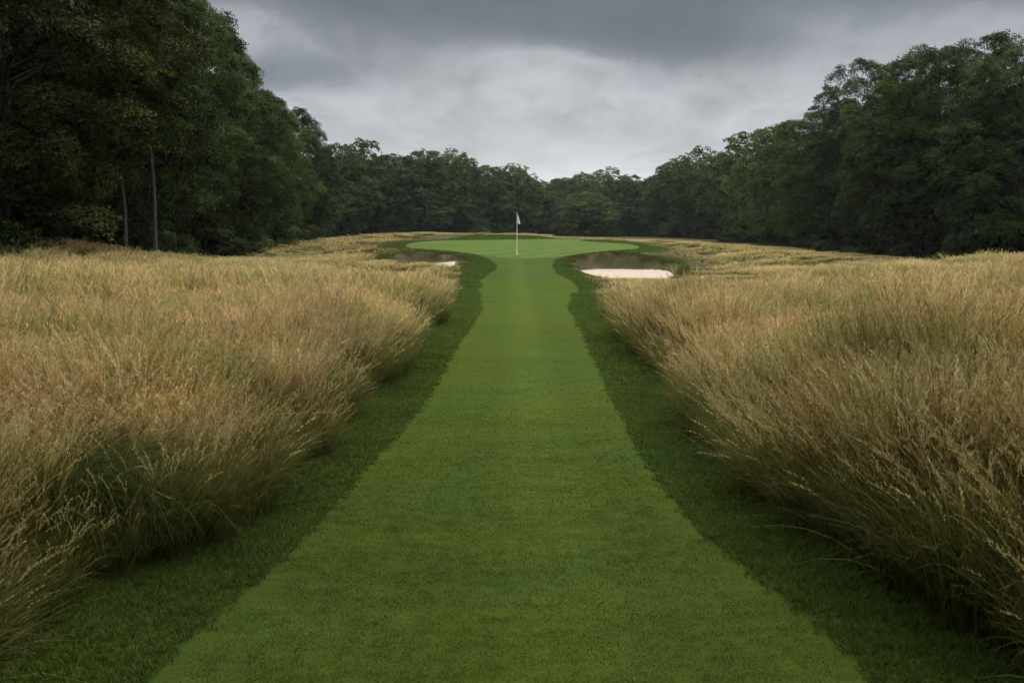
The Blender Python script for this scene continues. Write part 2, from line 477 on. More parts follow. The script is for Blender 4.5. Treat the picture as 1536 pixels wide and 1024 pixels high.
def merge(parts):
    vs, qs, cs, o = [], [], [], 0
    for v, q, c in parts:
        vs.append(v); qs.append(q + o); cs.append(c); o += len(v)
    return np.concatenate(vs), np.concatenate(qs), np.concatenate(cs)

STRAW = [(.68, .54, .29), (.62, .475, .23), (.74, .61, .37), (.50, .37, .17)]
STEM = [(.41, .305, .115), (.35, .26, .095), (.25, .22, .065)]
OLIVE = [(.095, .110, .026), (.12, .12, .034), (.075, .10, .020)]
BROWN = [(.14, .112, .038), (.18, .145, .05)]
GREENS = [(.11, .15, .032), (.15, .18, .05), (.09, .135, .03)]
def fescue(seed, wk=1.0, nst=26, nbl=30, hs=1.0, hk=12, rr_=.13, green=0.0):
    st = blades(nst, rr_, (.62 * hs, .95 * hs), (.0026 * wk, .0038 * wk), (0, .11), (.05, .45), 5, seed, tipw=.7)
    cs = tint(st[2], st[3], OLIVE * 2 + BROWN, STEM, nst, seed, .2, 1.0)
    parts = [(st[0], st[1], cs)]
    hv = heads(st[4], st[5], (.15 * hs, .25 * hs), (.0085 if wk < 1.5 else .0105) * (wk ** .5), hk, seed, STRAW)
    parts.append(hv)
    b1 = blades(nbl, rr_ * 1.1, (.35 * hs, .72 * hs), (.004 * wk, .007 * wk), (.02, .35), (.2, 1.2), 5, seed + 50, tipw=.1)
    tips = GREENS * 2 + [(.33, .24, .08), (.38, .28, .095), (.24, .19, .055)] + STEM
    parts.append((b1[0], b1[1], tint(b1[2], b1[3], OLIVE, tips, nbl, seed + 1)))
    return merge(parts)
def edge_tuft(seed, wk=1.0, n=46, nst=10, hs=1.0, green=.3):
    b = blades(n, .13, (.5 * hs, .95 * hs), (.0035 * wk, .0065 * wk), (.0, .4), (.3, 1.5), 6, seed, bias=1.0, tipw=.1)
    ng = max(2, int(green * 10))
    tips = GREENS * ng + [(.33, .25, .085), (.38, .285, .10), (.23, .19, .055)] * 3
    parts = [(b[0], b[1], tint(b[2], b[3], OLIVE * 2 + BROWN, tips, n, seed))]
    if nst:
        st = blades(nst, .12, (.6 * hs, .95 * hs), (.0026 * wk, .0038 * wk), (.0, .25), (.15, .7), 5, seed + 5, bias=1.2, tipw=.6)
        parts.append((st[0], st[1], tint(st[2], st[3], OLIVE + BROWN, STEM, nst, seed + 3, .2, .7)))
        parts.append(heads(st[4], st[5], (.13 * hs, .22 * hs), .007 * (wk ** .6), 20, seed, STRAW))
    return merge(parts)
def turf_patch(seed, n, r, h, w, cvar=.3, lean=(.1, .7), square=False):
    b = blades(n, r, h, w, lean, (.2, 1.1), 2, seed, tipw=.25, z0=-.002)
    g = np.random.default_rng(seed)
    if square:                                          # spread over a square of side 2r instead of a disc
        root = b[4][:, 0].copy(); new = np.c_[g.uniform(-r, r, (n, 2)), root[:, 2]]
        b[0][:] += (new - root)[b[3]]
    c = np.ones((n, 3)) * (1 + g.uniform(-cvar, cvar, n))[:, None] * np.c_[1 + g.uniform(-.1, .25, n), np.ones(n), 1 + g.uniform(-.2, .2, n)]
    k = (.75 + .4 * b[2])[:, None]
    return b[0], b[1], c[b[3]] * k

def scatter(name, kinds, P, rot, scl, idx, kind='stuff'):
    """one object: points that carry one of `kinds` (list of meshes) each, by geometry nodes"""
    coll = bpy.data.collections.new(name + '_sources')
    for k, me in enumerate(kinds):
        o = bpy.data.objects.new('source_%03d' % k, me)   # picked in alphabetical order
        coll.objects.link(o)
        if me.get('tree'): o.color = me['tree']
    me = bpy.data.meshes.new(name)
    me.vertices.add(len(P)); me.vertices.foreach_set('co', np.asarray(P, np.float32).ravel())
    for an, ty, dat, key in (('rot', 'FLOAT_VECTOR', rot, 'vector'), ('scl', 'FLOAT_VECTOR', scl, 'vector'), ('pick', 'INT', idx, 'value')):
        at = me.attributes.new(an, ty, 'POINT')
        at.data.foreach_set(key, np.asarray(dat, np.int32 if ty == 'INT' else np.float32).ravel())
    o = obj(name, me)
    tag(o, kind=kind)
    ng = bpy.data.node_groups.new(name, 'GeometryNodeTree')
    ng.interface.new_socket('Geometry', in_out='INPUT', socket_type='NodeSocketGeometry')
    ng.interface.new_socket('Geometry', in_out='OUTPUT', socket_type='NodeSocketGeometry')
    N, L = ng.nodes.new, ng.links.new
    gi, go = N('NodeGroupInput'), N('NodeGroupOutput')
    ci = N('GeometryNodeCollectionInfo')
    ci.inputs['Collection'].default_value = coll
    ci.inputs['Separate Children'].default_value = True
    ci.inputs['Reset Children'].default_value = True
    m2p = N('GeometryNodeMeshToPoints')
    iop = N('GeometryNodeInstanceOnPoints')
    iop.inputs['Pick Instance'].default_value = True
    def attr(nm, ty):
        n = N('GeometryNodeInputNamedAttribute'); n.data_type = ty; n.inputs['Name'].default_value = nm
        return n.outputs[0]
    L(gi.outputs[0], m2p.inputs[0]); L(m2p.outputs[0], iop.inputs['Points'])
    L(ci.outputs[0], iop.inputs['Instance'])
    L(attr('pick', 'INT'), iop.inputs['Instance Index'])
    L(attr('rot', 'FLOAT_VECTOR'), iop.inputs['Rotation'])
    L(attr('scl', 'FLOAT_VECTOR'), iop.inputs['Scale'])
    L(iop.outputs[0], go.inputs[0])
    o.modifiers.new('scatter', 'NODES').node_group = ng
    return o
def field(x0, x1, y0, y1, dens, seed):
    g = np.random.default_rng(seed)
    s = 1 / math.sqrt(dens)
    xs, ys = np.meshgrid(np.arange(x0, x1, s), np.arange(y0, y1, s))
    x = xs.ravel() + g.uniform(-.5, .5, xs.size) * s; y = ys.ravel() + g.uniform(-.5, .5, xs.size) * s
    k = np.abs(x) < .52 * np.maximum(y, 0) + 2.6
    return x[k], y[k], g

M_FESC = mat_blade('fescue_blades', .35, fescue=True)
M_EDGE = mat_blade('edge_blades', .35, fescue=True, patch_amt=.6)
M_BF = mat_blade('fairway_blades', .25, (.112, .172, .034), True)
M_BC = mat_blade('first_cut_blades', .25, (.082, .134, .024))
M_BG = mat_blade('putting_blades', .25, (.15, .225, .07))

CLUMPS = ((-2.65, 5.9, -.25, .75, 1.0, 11, True, 'large green drooping grass clump in the lower left corner beside the fairway'),
           (-2.45, 7.6, -.2, .45, .8, 12, False, 'brownish arching grass clump behind the large green one on the left edge'),
           (3.0, 6.4, math.pi + .2, .85, 1.05, 13, True, 'large green arching grass clump in the lower right beside the fairway'),
           (2.75, 5.1, math.pi + .1, .5, .7, 14, False, 'low dark brown grass clump in the lower right corner'),
           (2.45, 8.0, math.pi + .2, .45, .75, 15, False, 'tan drooping grass clump just behind the large green one on the right edge'))
LOD = [(2.5, 9, 1.35), (9, 17, 1.9), (17, 30, 2.8), (30, 48, 4.5), (48, 110, 8.0)]
def grass_height(x, y):
    """how tall the rough stands: uneven clumps, lower far away and round the green"""
    h = .80 + .95 * (fbm(x, y, .42, 21) - .5) * np.interp(y, [9, 20, 30], [1, .6, .35]) + .5 * (vnoise(x, y, 1.5, 31) - .5) * np.interp(y, [9, 25], [1, .5])
    h = h * np.interp(y, [0, 9, 20, 34, 46, 60], [1.06, .98, .84, .62, .40, .23])
    h = h * (1 - .62 * sstep(21, 29, y) * sstep(1.5, 3.2, x) * (1 - sstep(8.5, 12, x)))
    h = h * (1 - .45 * sstep(27, 35, y) * sstep(-7.5, -5.5, x) * (1 - sstep(-2.0, 0, x)))
    return h

def tuft_patch(tufts, n, r, seed):
    """n tufts set out over a disc of radius r as one mesh"""
    g = np.random.default_rng(seed)
    parts = []
    for k in range(n):
        v, q, c = tufts[g.integers(0, len(tufts))]
        rad = r * math.sqrt((k + .5) / n); a = k * 2.39996 + g.normal(0, .25)
        t = g.random() * 6.28; s_ = g.uniform(.78, 1.14)
        rx, ry = g.normal(0, .09, 2)
        M = np.array(Matrix.Rotation(rx, 3, 'X') @ Matrix.Rotation(ry, 3, 'Y') @ Matrix.Rotation(t, 3, 'Z')) * s_
        f = g.uniform(.78, 1.18) * np.array([1 + g.normal(0, .05), 1, 1 + g.normal(0, .08)])
        parts.append((v @ M.T + np.array([rad * math.cos(a), rad * math.sin(a), 0]), q, c * f))
    return merge(parts)

def tall_grass():
    kinds, P, RT, SL, IX = [], [], [], [], []
    for li, (y0, y1, wk) in enumerate(LOD):
        k0 = len(kinds)
        ns, nb, hk = [(32, 28, 24), (26, 22, 14), (20, 22, 7), (18, 16, 5), (16, 12, 4)][li]
        NF, NE, NP = 4, 5, 5
        dens = [62, 34, 17, 9, 4.2][li]
        PR = [.33, .42, .58, .85, 1.2][li]
        tufts = [fescue(100 * li + k, wk, ns, nb, 1.0, hk, .15 + .03 * li) for k in range(NF)]
        for t in tufts: kinds.append(mesh_from('fescue_tuft', t[0], t[1], M_FESC, False, t[2]))
        for k in range(NE):
            e = edge_tuft(900 + 100 * li + k, wk, [48, 40, 32, 24, 18][li], [5, 5, 6, 6, 6][li], 1.0, .3 if k < 3 else .7)
            kinds.append(mesh_from('edge_tuft', e[0], e[1], M_EDGE, False, e[2]))
        for k in range(NP):
            e = tuft_patch(tufts, int(dens * math.pi * PR * PR), PR, 70 + 10 * li + k)
            kinds.append(mesh_from('fescue_patch', e[0], e[1], M_FESC, False, e[2]))
        xm = min(.52 * y1 + 3, 42)
        def ok(x, y, m, gap=.72):
            k = (m > .06) & (np.minimum(sd_b1(x, y), sd_b2(x, y)) > .3) & (x > -25) & (x < 33.5)
            for c_ in CLUMPS: k &= np.hypot(x - c_[0], y - c_[1]) > c_[3] * gap
            if li == 4: k &= (fbm(x, y, .5, 77) > .36)
            return k
        # inner field: whole patches
        x, y, g = field(-xm, xm, y0, y1, 1.3 / (math.pi * PR * PR), 140 + li)
        m = sd_mown(x, y)
        k = ok(x, y, m) & (m > PR + .12)
        x, y = x[k], y[k]; n = len(x)
        s = grass_height(x, y) / .80 * g.uniform(.92, 1.1, n)
        e = .4
        sx_ = (height(x + e, y) - height(x - e, y)) / (2 * e); sy_ = (height(x, y + e) - height(x, y - e)) / (2 * e)
        wind = .10 * (fbm(x, y, .4, 61) - .5)
        P.append(np.c_[x, y, height(x, y)]); RT.append(np.c_[np.arctan(sy_) + wind, -np.arctan(sx_) + wind, g.random(n) * 6.28])
        SL.append(np.c_[np.ones(n), np.ones(n), s]); IX.append(k0 + NF + NE + g.integers(0, NP, n))
        # margin: single tufts, the outermost leaning out over the mown strip
        x, y, g = field(-xm, xm, y0, y1, dens, 40 + li)
        m = sd_mown(x, y)
        k = ok(x, y, m) & (m <= PR + .2)
        x, y, m = x[k], y[k], m[k]; n = len(x)
        edge_k = (m < .42 + .25 * g.random(n)) & (y < 52)
        s = grass_height(x, y) / .80 * g.uniform(.85, 1.15, n)
        s = np.where(edge_k, s * .85, s)
        ev = .05
        gxx = (sd_mown(x + ev, y) - sd_mown(x - ev, y)); gyy = (sd_mown(x, y + ev) - sd_mown(x, y - ev))
        rz = np.where(edge_k, np.arctan2(-gyy, -gxx) + g.normal(0, .45, n), g.random(n) * 6.28)
        P.append(np.c_[x, y, height(x, y)])
        RT.append(np.c_[g.normal(0, .1, n), g.normal(0, .1, n), rz])
        SL.append(np.c_[s * g.uniform(.9, 1.1, n), s * g.uniform(.9, 1.1, n), s])
        IX.append(np.where(edge_k, k0 + NF + g.integers(0, NE, n), k0 + g.integers(0, NF, n)))
        if li < 4:                                     # a second, hanging row along the very edge
            yy = g.uniform(y0, min(y1, 46), int((min(y1, 46) - y0) * [11, 9, 8, 6][li]))
            for sgn, f_, hd0 in ((-1, rl, 0.0), (1, rr, np.pi)):
                xx = f_(yy) + sgn * g.uniform(.05, .30, len(yy))
                k = ok(xx, yy, np.ones(len(xx)), 0) & (sd_mown(xx, yy) > -.02) & (np.minimum(sd_b1(xx, yy), sd_b2(xx, yy)) > .3)
                xx, y2 = xx[k], yy[k]
                n = len(xx)
                s = grass_height(xx, y2) / .80 * g.uniform(.45, .78, n)
                P.append(np.c_[xx, y2, height(xx, y2)])
                RT.append(np.c_[g.normal(0, .12, n), g.normal(0, .12, n), hd0 + g.normal(0, .5, n)])
                SL.append(np.c_[s, s, s * g.uniform(.8, 1.05, n)])
                IX.append(k0 + NF + g.integers(0, NE, n))
    o = scatter('tall_grass', kinds, np.concatenate(P), np.concatenate(RT), np.concatenate(SL), np.concatenate(IX))
    tag(o, 'tall straw coloured fescue with seed heads on both sides of the fairway', 'tall grass')
    return len(np.concatenate(IX))
print('tall grass tufts', tall_grass())

M_TUFT = mat_blade('bank_blades', .3)
def bank_tufts():
    kinds = []
    for k in range(4):
        b = blades(70, .26, (.07, .17), (.010, .018), (.0, .8), (.2, 1.3), 3, 700 + k, tipw=.2)
        kinds.append(mesh_from('bank_tuft', b[0], b[1], M_TUFT, False, tint(b[2], b[3], OLIVE, [(.13, .12, .04), (.10, .13, .03), (.17, .13, .06)], 70, k)))
    g = np.random.default_rng(88)
    x = g.uniform(-8, 10, 9000); y = g.uniform(43, 53, 9000)
    q = np.minimum(sd_b1(x, y), sd_b2(x, y))
    k = (q > -.30) & (q < .20) & ((y > 46.6) | (np.abs(x) > 7.2)) & (fbm(x, y, 1.6, 4) > .34) & (g.random(9000) < np.where(q > -.1, .9, .5))
    x, y = x[k], y[k]; n = len(x)
    s = g.uniform(.6, 1.2, n) * np.where(q[k] < -.1, .7, 1.0)
    return kinds, np.c_[x, y, height(x, y)], np.c_[g.normal(0, .2, n), g.normal(0, .2, n), g.random(n) * 6.28], np.c_[s, s, s], g.integers(0, 4, n)
o = scatter('bank_grass', *bank_tufts())
tag(o, 'short brownish green grass on the lips and banks of the two bunkers', 'bank grass')

def mown_grass():
    kinds, P, RT, SL, IX = [], [], [], [], []
    #  zone, from, to, half tile, blades, height, width
    TILES = [('fair', 2.5, 7, .13, 760, (.009, .018), 1.0), ('fair', 7, 9, .13, 480, (.009, .018), 1.15), ('fair', 9, 12, .15, 330, (.009, .018), 1.4),
             ('fair', 12, 16, .16, 130, (.009, .018), 1.8), ('fair', 16, 21, .16, 45, (.009, .017), 2.2),
             ('coll', 2.5, 7, .07, 170, (.03, .062), 1.0), ('coll', 7, 13, .07, 115, (.03, .062), 1.45), ('coll', 13, 24, .10, 150, (.03, .062), 2.3), ('coll', 24, 80, .14, 190, (.016, .034), 3.4),
             ('rim', 2.5, 7, .03, 31, (.026, .055), 1.0), ('rim', 7, 13, .03, 21, (.026, .055), 1.45), ('rim', 13, 24, .04, 24, (.026, .055), 2.3), ('rim', 24, 75, .06, 35, (.015, .03), 3.4)]
    for li, (zn, y0, y1, r, n, h, wk) in enumerate(TILES):
        coll = zn != 'fair'
        k0 = len(kinds)
        for k in range(5):
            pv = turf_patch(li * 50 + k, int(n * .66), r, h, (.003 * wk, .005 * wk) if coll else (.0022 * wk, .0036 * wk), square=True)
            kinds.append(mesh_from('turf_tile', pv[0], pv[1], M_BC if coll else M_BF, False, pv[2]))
        g = np.random.default_rng(300 + li)
        st = 1.35 * r                                        # tiles overlap a little, are shifted and turned at random
        x, y = np.meshgrid(np.arange(-10, 10, st), np.arange(y0, y1 - 1e-6, st)); x, y = x.ravel(), y.ravel()
        x = x + g.uniform(-.35, .35, x.size) * r; y = y + g.uniform(-.35, .35, x.size) * r
        fa = np.minimum(sd_fair(x, y), sd_appr(x, y))
        if coll: q = np.minimum(np.minimum(.12 - sd_mown(x, y), fa), np.minimum(np.minimum(sd_b1(x, y), sd_b2(x, y)) - .05, sd_green(x, y))) 
        rim_w = np.interp(y, [0, 7.01, 13.01, 24.01], [.08, .08, .11, .15])
        if zn == 'coll': keep = q > rim_w * .9
        elif zn == 'rim': keep = (q > g.normal(.012, .03, x.size)) & (q < rim_w + .01)
        else: keep = -sd_fair(x, y) > r * g.uniform(-.05, .3, x.size)
        keep &= np.abs(x) < .52 * y + 2.6
        x, y = x[keep], y[keep]; nn = len(x)
        s = .92 + .16 * fbm(x * .6, y * 2.0, 1.0, 12)
        P.append(np.c_[x, y, height(x, y)]); RT.append(np.c_[np.zeros(nn), np.zeros(nn), g.random(nn) * 6.28])
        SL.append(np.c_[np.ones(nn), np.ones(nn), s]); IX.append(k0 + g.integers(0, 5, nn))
    o = scatter('mown_grass', kinds, np.concatenate(P), np.concatenate(RT), np.concatenate(SL), np.concatenate(IX))
    tag(o, 'short mown green grass of the fairway with its longer dark green first cut', 'mown grass')
mown_grass()

# ------------------------------------------------------------------ drooping clumps at the corners
M_CLUMP = mat_blade('clump_blades', .35)
def clump(x, y, head, rad, hs, seed, green, label, n=2200):
    r = tag(empty('grass_clump', (x, y, float(height(x, y)))), label, 'grass clump', 'drooping grass clumps along the fairway')
    b = blades(n, rad * .45, (.6 * hs, 1.15 * hs), (.0045, .0075), (.0, .75), (.9, 2.1), 8, seed, bias=.95, tipw=.1)
    tips = GREENS * (4 if green else 1) + ([(.22, .22, .07), (.28, .25, .09)] if green else [(.30, .21, .10), (.36, .25, .12), (.22, .15, .065)] * 2)
    base = OLIVE * (2 if green else 1) + BROWN
    me = mesh_from('blades', b[0], b[1], M_CLUMP, False, tint(b[2], b[3], base, tips, n, seed))
    me.transform(Matrix.Rotation(head, 4, 'Z')); obj('blades', me, r)
    ns = 8 if green else 18
    st = blades(ns, rad * .4, (.8 * hs, 1.25 * hs), (.0028, .004), (.05, .6), (.3, 1.2), 6, seed + 1, bias=1.0, tipw=.6)
    hv = heads(st[4], st[5], (.13, .22), .007, 22, seed, STRAW)
    v, q, c = merge([(st[0], st[1], tint(st[2], st[3], OLIVE + BROWN, STEM, ns, seed + 3, .2, .7)), hv])
    me = mesh_from('seed_stems', v, q, M_CLUMP, False, c)
    me.transform(Matrix.Rotation(head, 4, 'Z')); obj('seed_stems', me, r)
for a_ in CLUMPS:
    clump(*a_)

# ------------------------------------------------------------------ flag
def lathe(prof, n=16):
    v = []; q = []
    for r_, z in prof:
        for k in range(n):
            a = 2 * math.pi * k / n
            v.append((r_ * math.cos(a), r_ * math.sin(a), z))
    for j in range(len(prof) - 1):
        for k in range(n):
            q.append((j * n + k, j * n + (k + 1) % n, (j + 1) * n + (k + 1) % n, (j + 1) * n + k))
    return np.array(v), np.array(q)
FD = 52.6
p0 = at_dist(775.5, 382, FD)
fz = float(height(p0.x, FD))
ft = at_dist(775.5, 319, FD).z
FH = ft - fz
fg = tag(empty('golf_flag', (p0.x, FD, fz)), 'white flagstick with a limp white pennant standing on the putting green', 'golf flag')
v, q = lathe([(.0, -.1), (.026, -.1), (.026, .02), (.022, .25), (.018, FH * .6), (.014, FH - .02), (.020, FH - .015), (.020, FH + .02), (.0, FH + .03)])
obj('pole', mesh_from('pole', v, q, M_WHITE), fg)
# pennant hanging in folds from the pole's top
nu, nv = 10, 12
uu, vv = np.meshgrid(np.linspace(0, 1, nu), np.linspace(0, 1, nv))
w_ = .03 + .125 * vv ** .9
px_ = .016 + uu * w_; py_ = .022 * np.sin(uu * 7) * (.3 + vv) ; pz_ = FH - .10 - vv * (.50 - .04 * uu) - .03 * uu
fv = np.c_[px_.ravel(), py_.ravel(), pz_.ravel()]
ii = np.arange(nu * nv).reshape(nv, nu)
fq = np.stack([ii[:-1, :-1], ii[:-1, 1:], ii[1:, 1:], ii[1:, :-1]], -1).reshape(-1, 4)
pe = obj('pennant', mesh_from('pennant', fv, fq, M_CLOTH), fg)
pe.modifiers.new('thickness', 'SOLIDIFY').thickness = .006
v, q = lathe([(.054, .012), (.060, .012), (.060, -.1), (.054, -.1), (.054, .012)], 20)
obj('hole_cup', mesh_from('hole_cup', v, q, M_WHITE), fg)

# ------------------------------------------------------------------ trees
def tube(path, radii, n=7):
    path = np.asarray(path, float); m = len(path)
    d = np.gradient(path, axis=0); d /= np.linalg.norm(d, axis=1)[:, None] + 1e-9
    up = np.array([.31, .17, .93])
    s1 = np.cross(d, up); s1 /= np.linalg.norm(s1, axis=1)[:, None] + 1e-9
    s2 = np.cross(d, s1)
    a = np.linspace(0, 2 * np.pi, n, endpoint=False)
    v = path[:, None] + np.asarray(radii)[:, None, None] * (s1[:, None] * np.cos(a)[None, :, None] + s2[:, None] * np.sin(a)[None, :, None])
    i_ = np.arange(m * n).reshape(m, n)
    q = np.stack([i_[:-1], np.roll(i_, -1, 1)[:-1], np.roll(i_, -1, 1)[1:], i_[1:]], -1).reshape(-1, 4)
    return v.reshape(-1, 3), q
def make_tree(seed, H=15.0, RAD=5.0, skirt=.12, nclump=80, sprays=18, leaves=46, leaf=.17, top_open=0.0, shape=.45, stem=.30):
    """-> (crown mesh, trunk mesh): limbs carry clumps, clumps carry leaf sprays"""
    g = np.random.default_rng(seed)
    z0 = skirt * H
    lobes = g.random((6, 3)) * 6.28
    def env(ang, t):
        lo = np.where(t < shape, 1 - ((shape - t) / shape) ** 2 * .62, 1 - ((t - shape) / (1 - shape)) ** 2.3)
        w = 1 + .16 * np.sin(ang * 2 + lobes[0, 0] + t * 5) + .12 * np.sin(ang * 3 + lobes[1, 0] - t * 7) + .10 * np.sin(ang * 5 + lobes[2, 0] + t * 11)
        return RAD * np.sqrt(np.maximum(lo, .02)) * w
    C = []
    tries = 0
    while len(C) < nclump and tries < 20000:
        tries += 1
        t = g.random() ** .9; a = g.random() * 6.28
        f = .45 + .50 * g.random() ** .5
        r_ = env(a, np.array(t)) * f
        p = np.array([r_ * math.cos(a), r_ * math.sin(a), z0 + t * (H - z0) * .96])
        if all(np.sum((p - c) ** 2 * np.array([1, 1, 1.5])) > (1.55 * RAD / 5 - .00004 * tries) ** 2 for c in C): C.append(p)
    C = np.array(C)
    # trunk and limbs
    lean = g.normal(0, .35, 2)
    tz = np.linspace(0, .9 * H, 12)
    tp = np.c_[lean[0] * (tz / H) ** 2 * 2 + .12 * np.sin(tz * .6 + seed), lean[1] * (tz / H) ** 2 * 2 + .12 * np.cos(tz * .5 + seed), tz - .15]
    tr = stem * (H / 15) * (1 - tz / (.97 * H)) ** .8 + .02; tr[0] *= 1.45
    tv = [tube(tp, tr, 9)]
    for c in C[g.permutation(len(C))[:int(len(C) * .7)]]:
        hz = max(.10 * H, c[2] - np.hypot(c[0], c[1]) * g.uniform(.35, .9))
        k = np.interp(hz, tz, np.arange(12)); k0 = int(min(k, 10)); b = tp[k0] + (tp[k0 + 1] - tp[k0]) * (k - k0)
        u = np.linspace(0, 1, 6)[:, None]
        mid = (b + c) / 2 + np.array([0, 0, .5]) + g.normal(0, .25, 3)
        pth = (1 - u) ** 2 * b + 2 * u * (1 - u) * mid + u ** 2 * c
        r0 = min(.3 * np.interp(hz, tz, tr), .07)
        tv.append(tube(pth, np.linspace(r0, .012, 6), 5))
    vs, qs, o = [], [], 0
    for v, q in tv: vs.append(v); qs.append(q + o); o += len(v)
    trunk = mesh_from('trunk', np.concatenate(vs), np.concatenate(qs), M_TRUNK)
    # sprays
    ns = len(C) * sprays
    ci = np.repeat(np.arange(len(C)), sprays)
    d = g.normal(0, 1, (ns, 3)); d[:, 2] = d[:, 2] * .8 + .25
    outw = C * np.array([1, 1, .35]) - np.array([0, 0, .3 * H * .35]); outw /= np.linalg.norm(outw, axis=1)[:, None] + 1e-9
    d = d + .55 * outw[ci]; d /= np.linalg.norm(d, axis=1)[:, None]
    cr = g.uniform(.95, 1.75, len(C)) * (RAD / 5)
    sp = C[ci] + d * (cr[ci] * g.uniform(.62, 1.05, ns))[:, None] * np.array([1, 1, .72])
    if top_open > 0:
        kp = g.random(ns) > top_open * sstep(.55 * H, .9 * H, sp[:, 2])
        sp, d = sp[kp], d[kp]; ns = len(sp)
    sp[:, 2] = np.maximum(sp[:, 2], .25)
    nrm = d * .55 + np.array([0, 0, .75]) + g.normal(0, .22, (ns, 3)); nrm /= np.linalg.norm(nrm, axis=1)[:, None]
    t1 = np.cross(nrm, g.normal(0, 1, (ns, 3))); t1 /= np.linalg.norm(t1, axis=1)[:, None]
    t2 = np.cross(nrm, t1)
    nl = ns * leaves; si = np.repeat(np.arange(ns), leaves)
    rr2 = np.sqrt(g.random(nl)) * g.uniform(.30, .62, ns)[si]; aa = g.random(nl) * 6.28
    lp = sp[si] + t1[si] * (rr2 * np.cos(aa))[:, None] + t2[si] * (rr2 * np.sin(aa))[:, None] + nrm[si] * g.normal(0, .07, nl)[:, None]
    lp[:, 2] -= rr2 * rr2 * .45
    ln = nrm[si] + g.normal(0, .55, (nl, 3)); ln /= np.linalg.norm(ln, axis=1)[:, None]
    la = np.cross(ln, g.normal(0, 1, (nl, 3))); la /= np.linalg.norm(la, axis=1)[:, None]
    lb = np.cross(ln, la)
    L1 = leaf * g.uniform(.6, 1.25, nl)[:, None]
    v = np.stack([lp - la * L1 * .5, lp + lb * L1 * .33 + la * L1 * .05, lp + la * L1 * .6, lp - lb * L1 * .33 + la * L1 * .05], 1).reshape(-1, 3)
    q = np.arange(nl * 4).reshape(-1, 4)
    hue = g.normal(0, .16, ns)[si] + g.normal(0, .14, nl)
    br = (1 + g.normal(0, .22, len(C))[ci if top_open <= 0 else ci[kp]][si] + g.normal(0, .22, ns)[si] + g.normal(0, .18, nl)).clip(.4, 2.0)
    col = np.c_[.060 * (1 + hue), .083 * (1 + .3 * hue), .019 * (1 - .3 * hue)] * br[:, None]
    crown = mesh_from('crown', v, q, M_LEAF, False, np.repeat(col, 4, 0))
    return crown, trunk

#            seed  H  RAD skirt nclump sprays leaves leaf open shape
NEARV = [(1, 16, 5.2, .15, 90, 27, 84, .122, .0, .42), (2, 16, 4.8, .18, 85, 27, 84, .122, .10, .5), (3, 16, 5.4, .12, 95, 27, 84, .12, .0, .38),
         (4, 16, 5.0, .22, 75, 24, 84, .122, .25, .58)]
FARV = [(11, 14, 5.0, .08, 80, 15, 22, .30, .0, .45), (12, 14, 4.6, .10, 75, 15, 22, .30, .12, .55), (13, 14, 5.2, .06, 85, 15, 22, .28, .0, .40),
        (14, 14, 5.0, .20, 60, 14, 22, .28, .35, .62)]
VAR = {}
M_PALE = mat_plain('pale_bark', (.075, .068, .055), .9, .1, 9, .35, .5)
VAR['slim'] = (*make_tree(41, 9.5, 1.7, .40, 28, 12, 44, .115, .15, .5, .14), 9.5, 1.7)
VAR['slim'][1].materials.clear(); VAR['slim'][1].materials.append(M_PALE)
for k, p in enumerate(NEARV): VAR['n%d' % k] = (*make_tree(*p), p[1], p[2])
for k, p in enumerate(FARV): VAR['f%d' % k] = (*make_tree(*p), p[1], p[2])

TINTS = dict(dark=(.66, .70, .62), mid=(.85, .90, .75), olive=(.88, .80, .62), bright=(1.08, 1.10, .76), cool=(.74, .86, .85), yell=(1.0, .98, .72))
def tree(kind, px, d, top, rad, tnt, label, group, seed):
    g = random.Random(seed)
    x = at_dist(px, 350, d).x
    z = float(height(x, d))
    H = at_dist(px, top, d).z - z
    cr, tk, vh, vr = VAR[kind]
    t = tag(empty('broadleaf_tree', (x, d, z - .05), g.random() * 6.28), label, 'tree', group)
    for nm, me in (('trunk', tk), ('crown', cr)):
        o = obj(nm, me, t)
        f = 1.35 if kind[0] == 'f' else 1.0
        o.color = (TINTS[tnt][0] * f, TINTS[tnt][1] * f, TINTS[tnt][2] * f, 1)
    t.scale = (rad / vr, rad / vr, H / vh)
    return x, d
GL, GF, GRT = 'trees at the edge of the left wood', 'trees closing the far end of the hole', 'trees at the edge of the right wood'
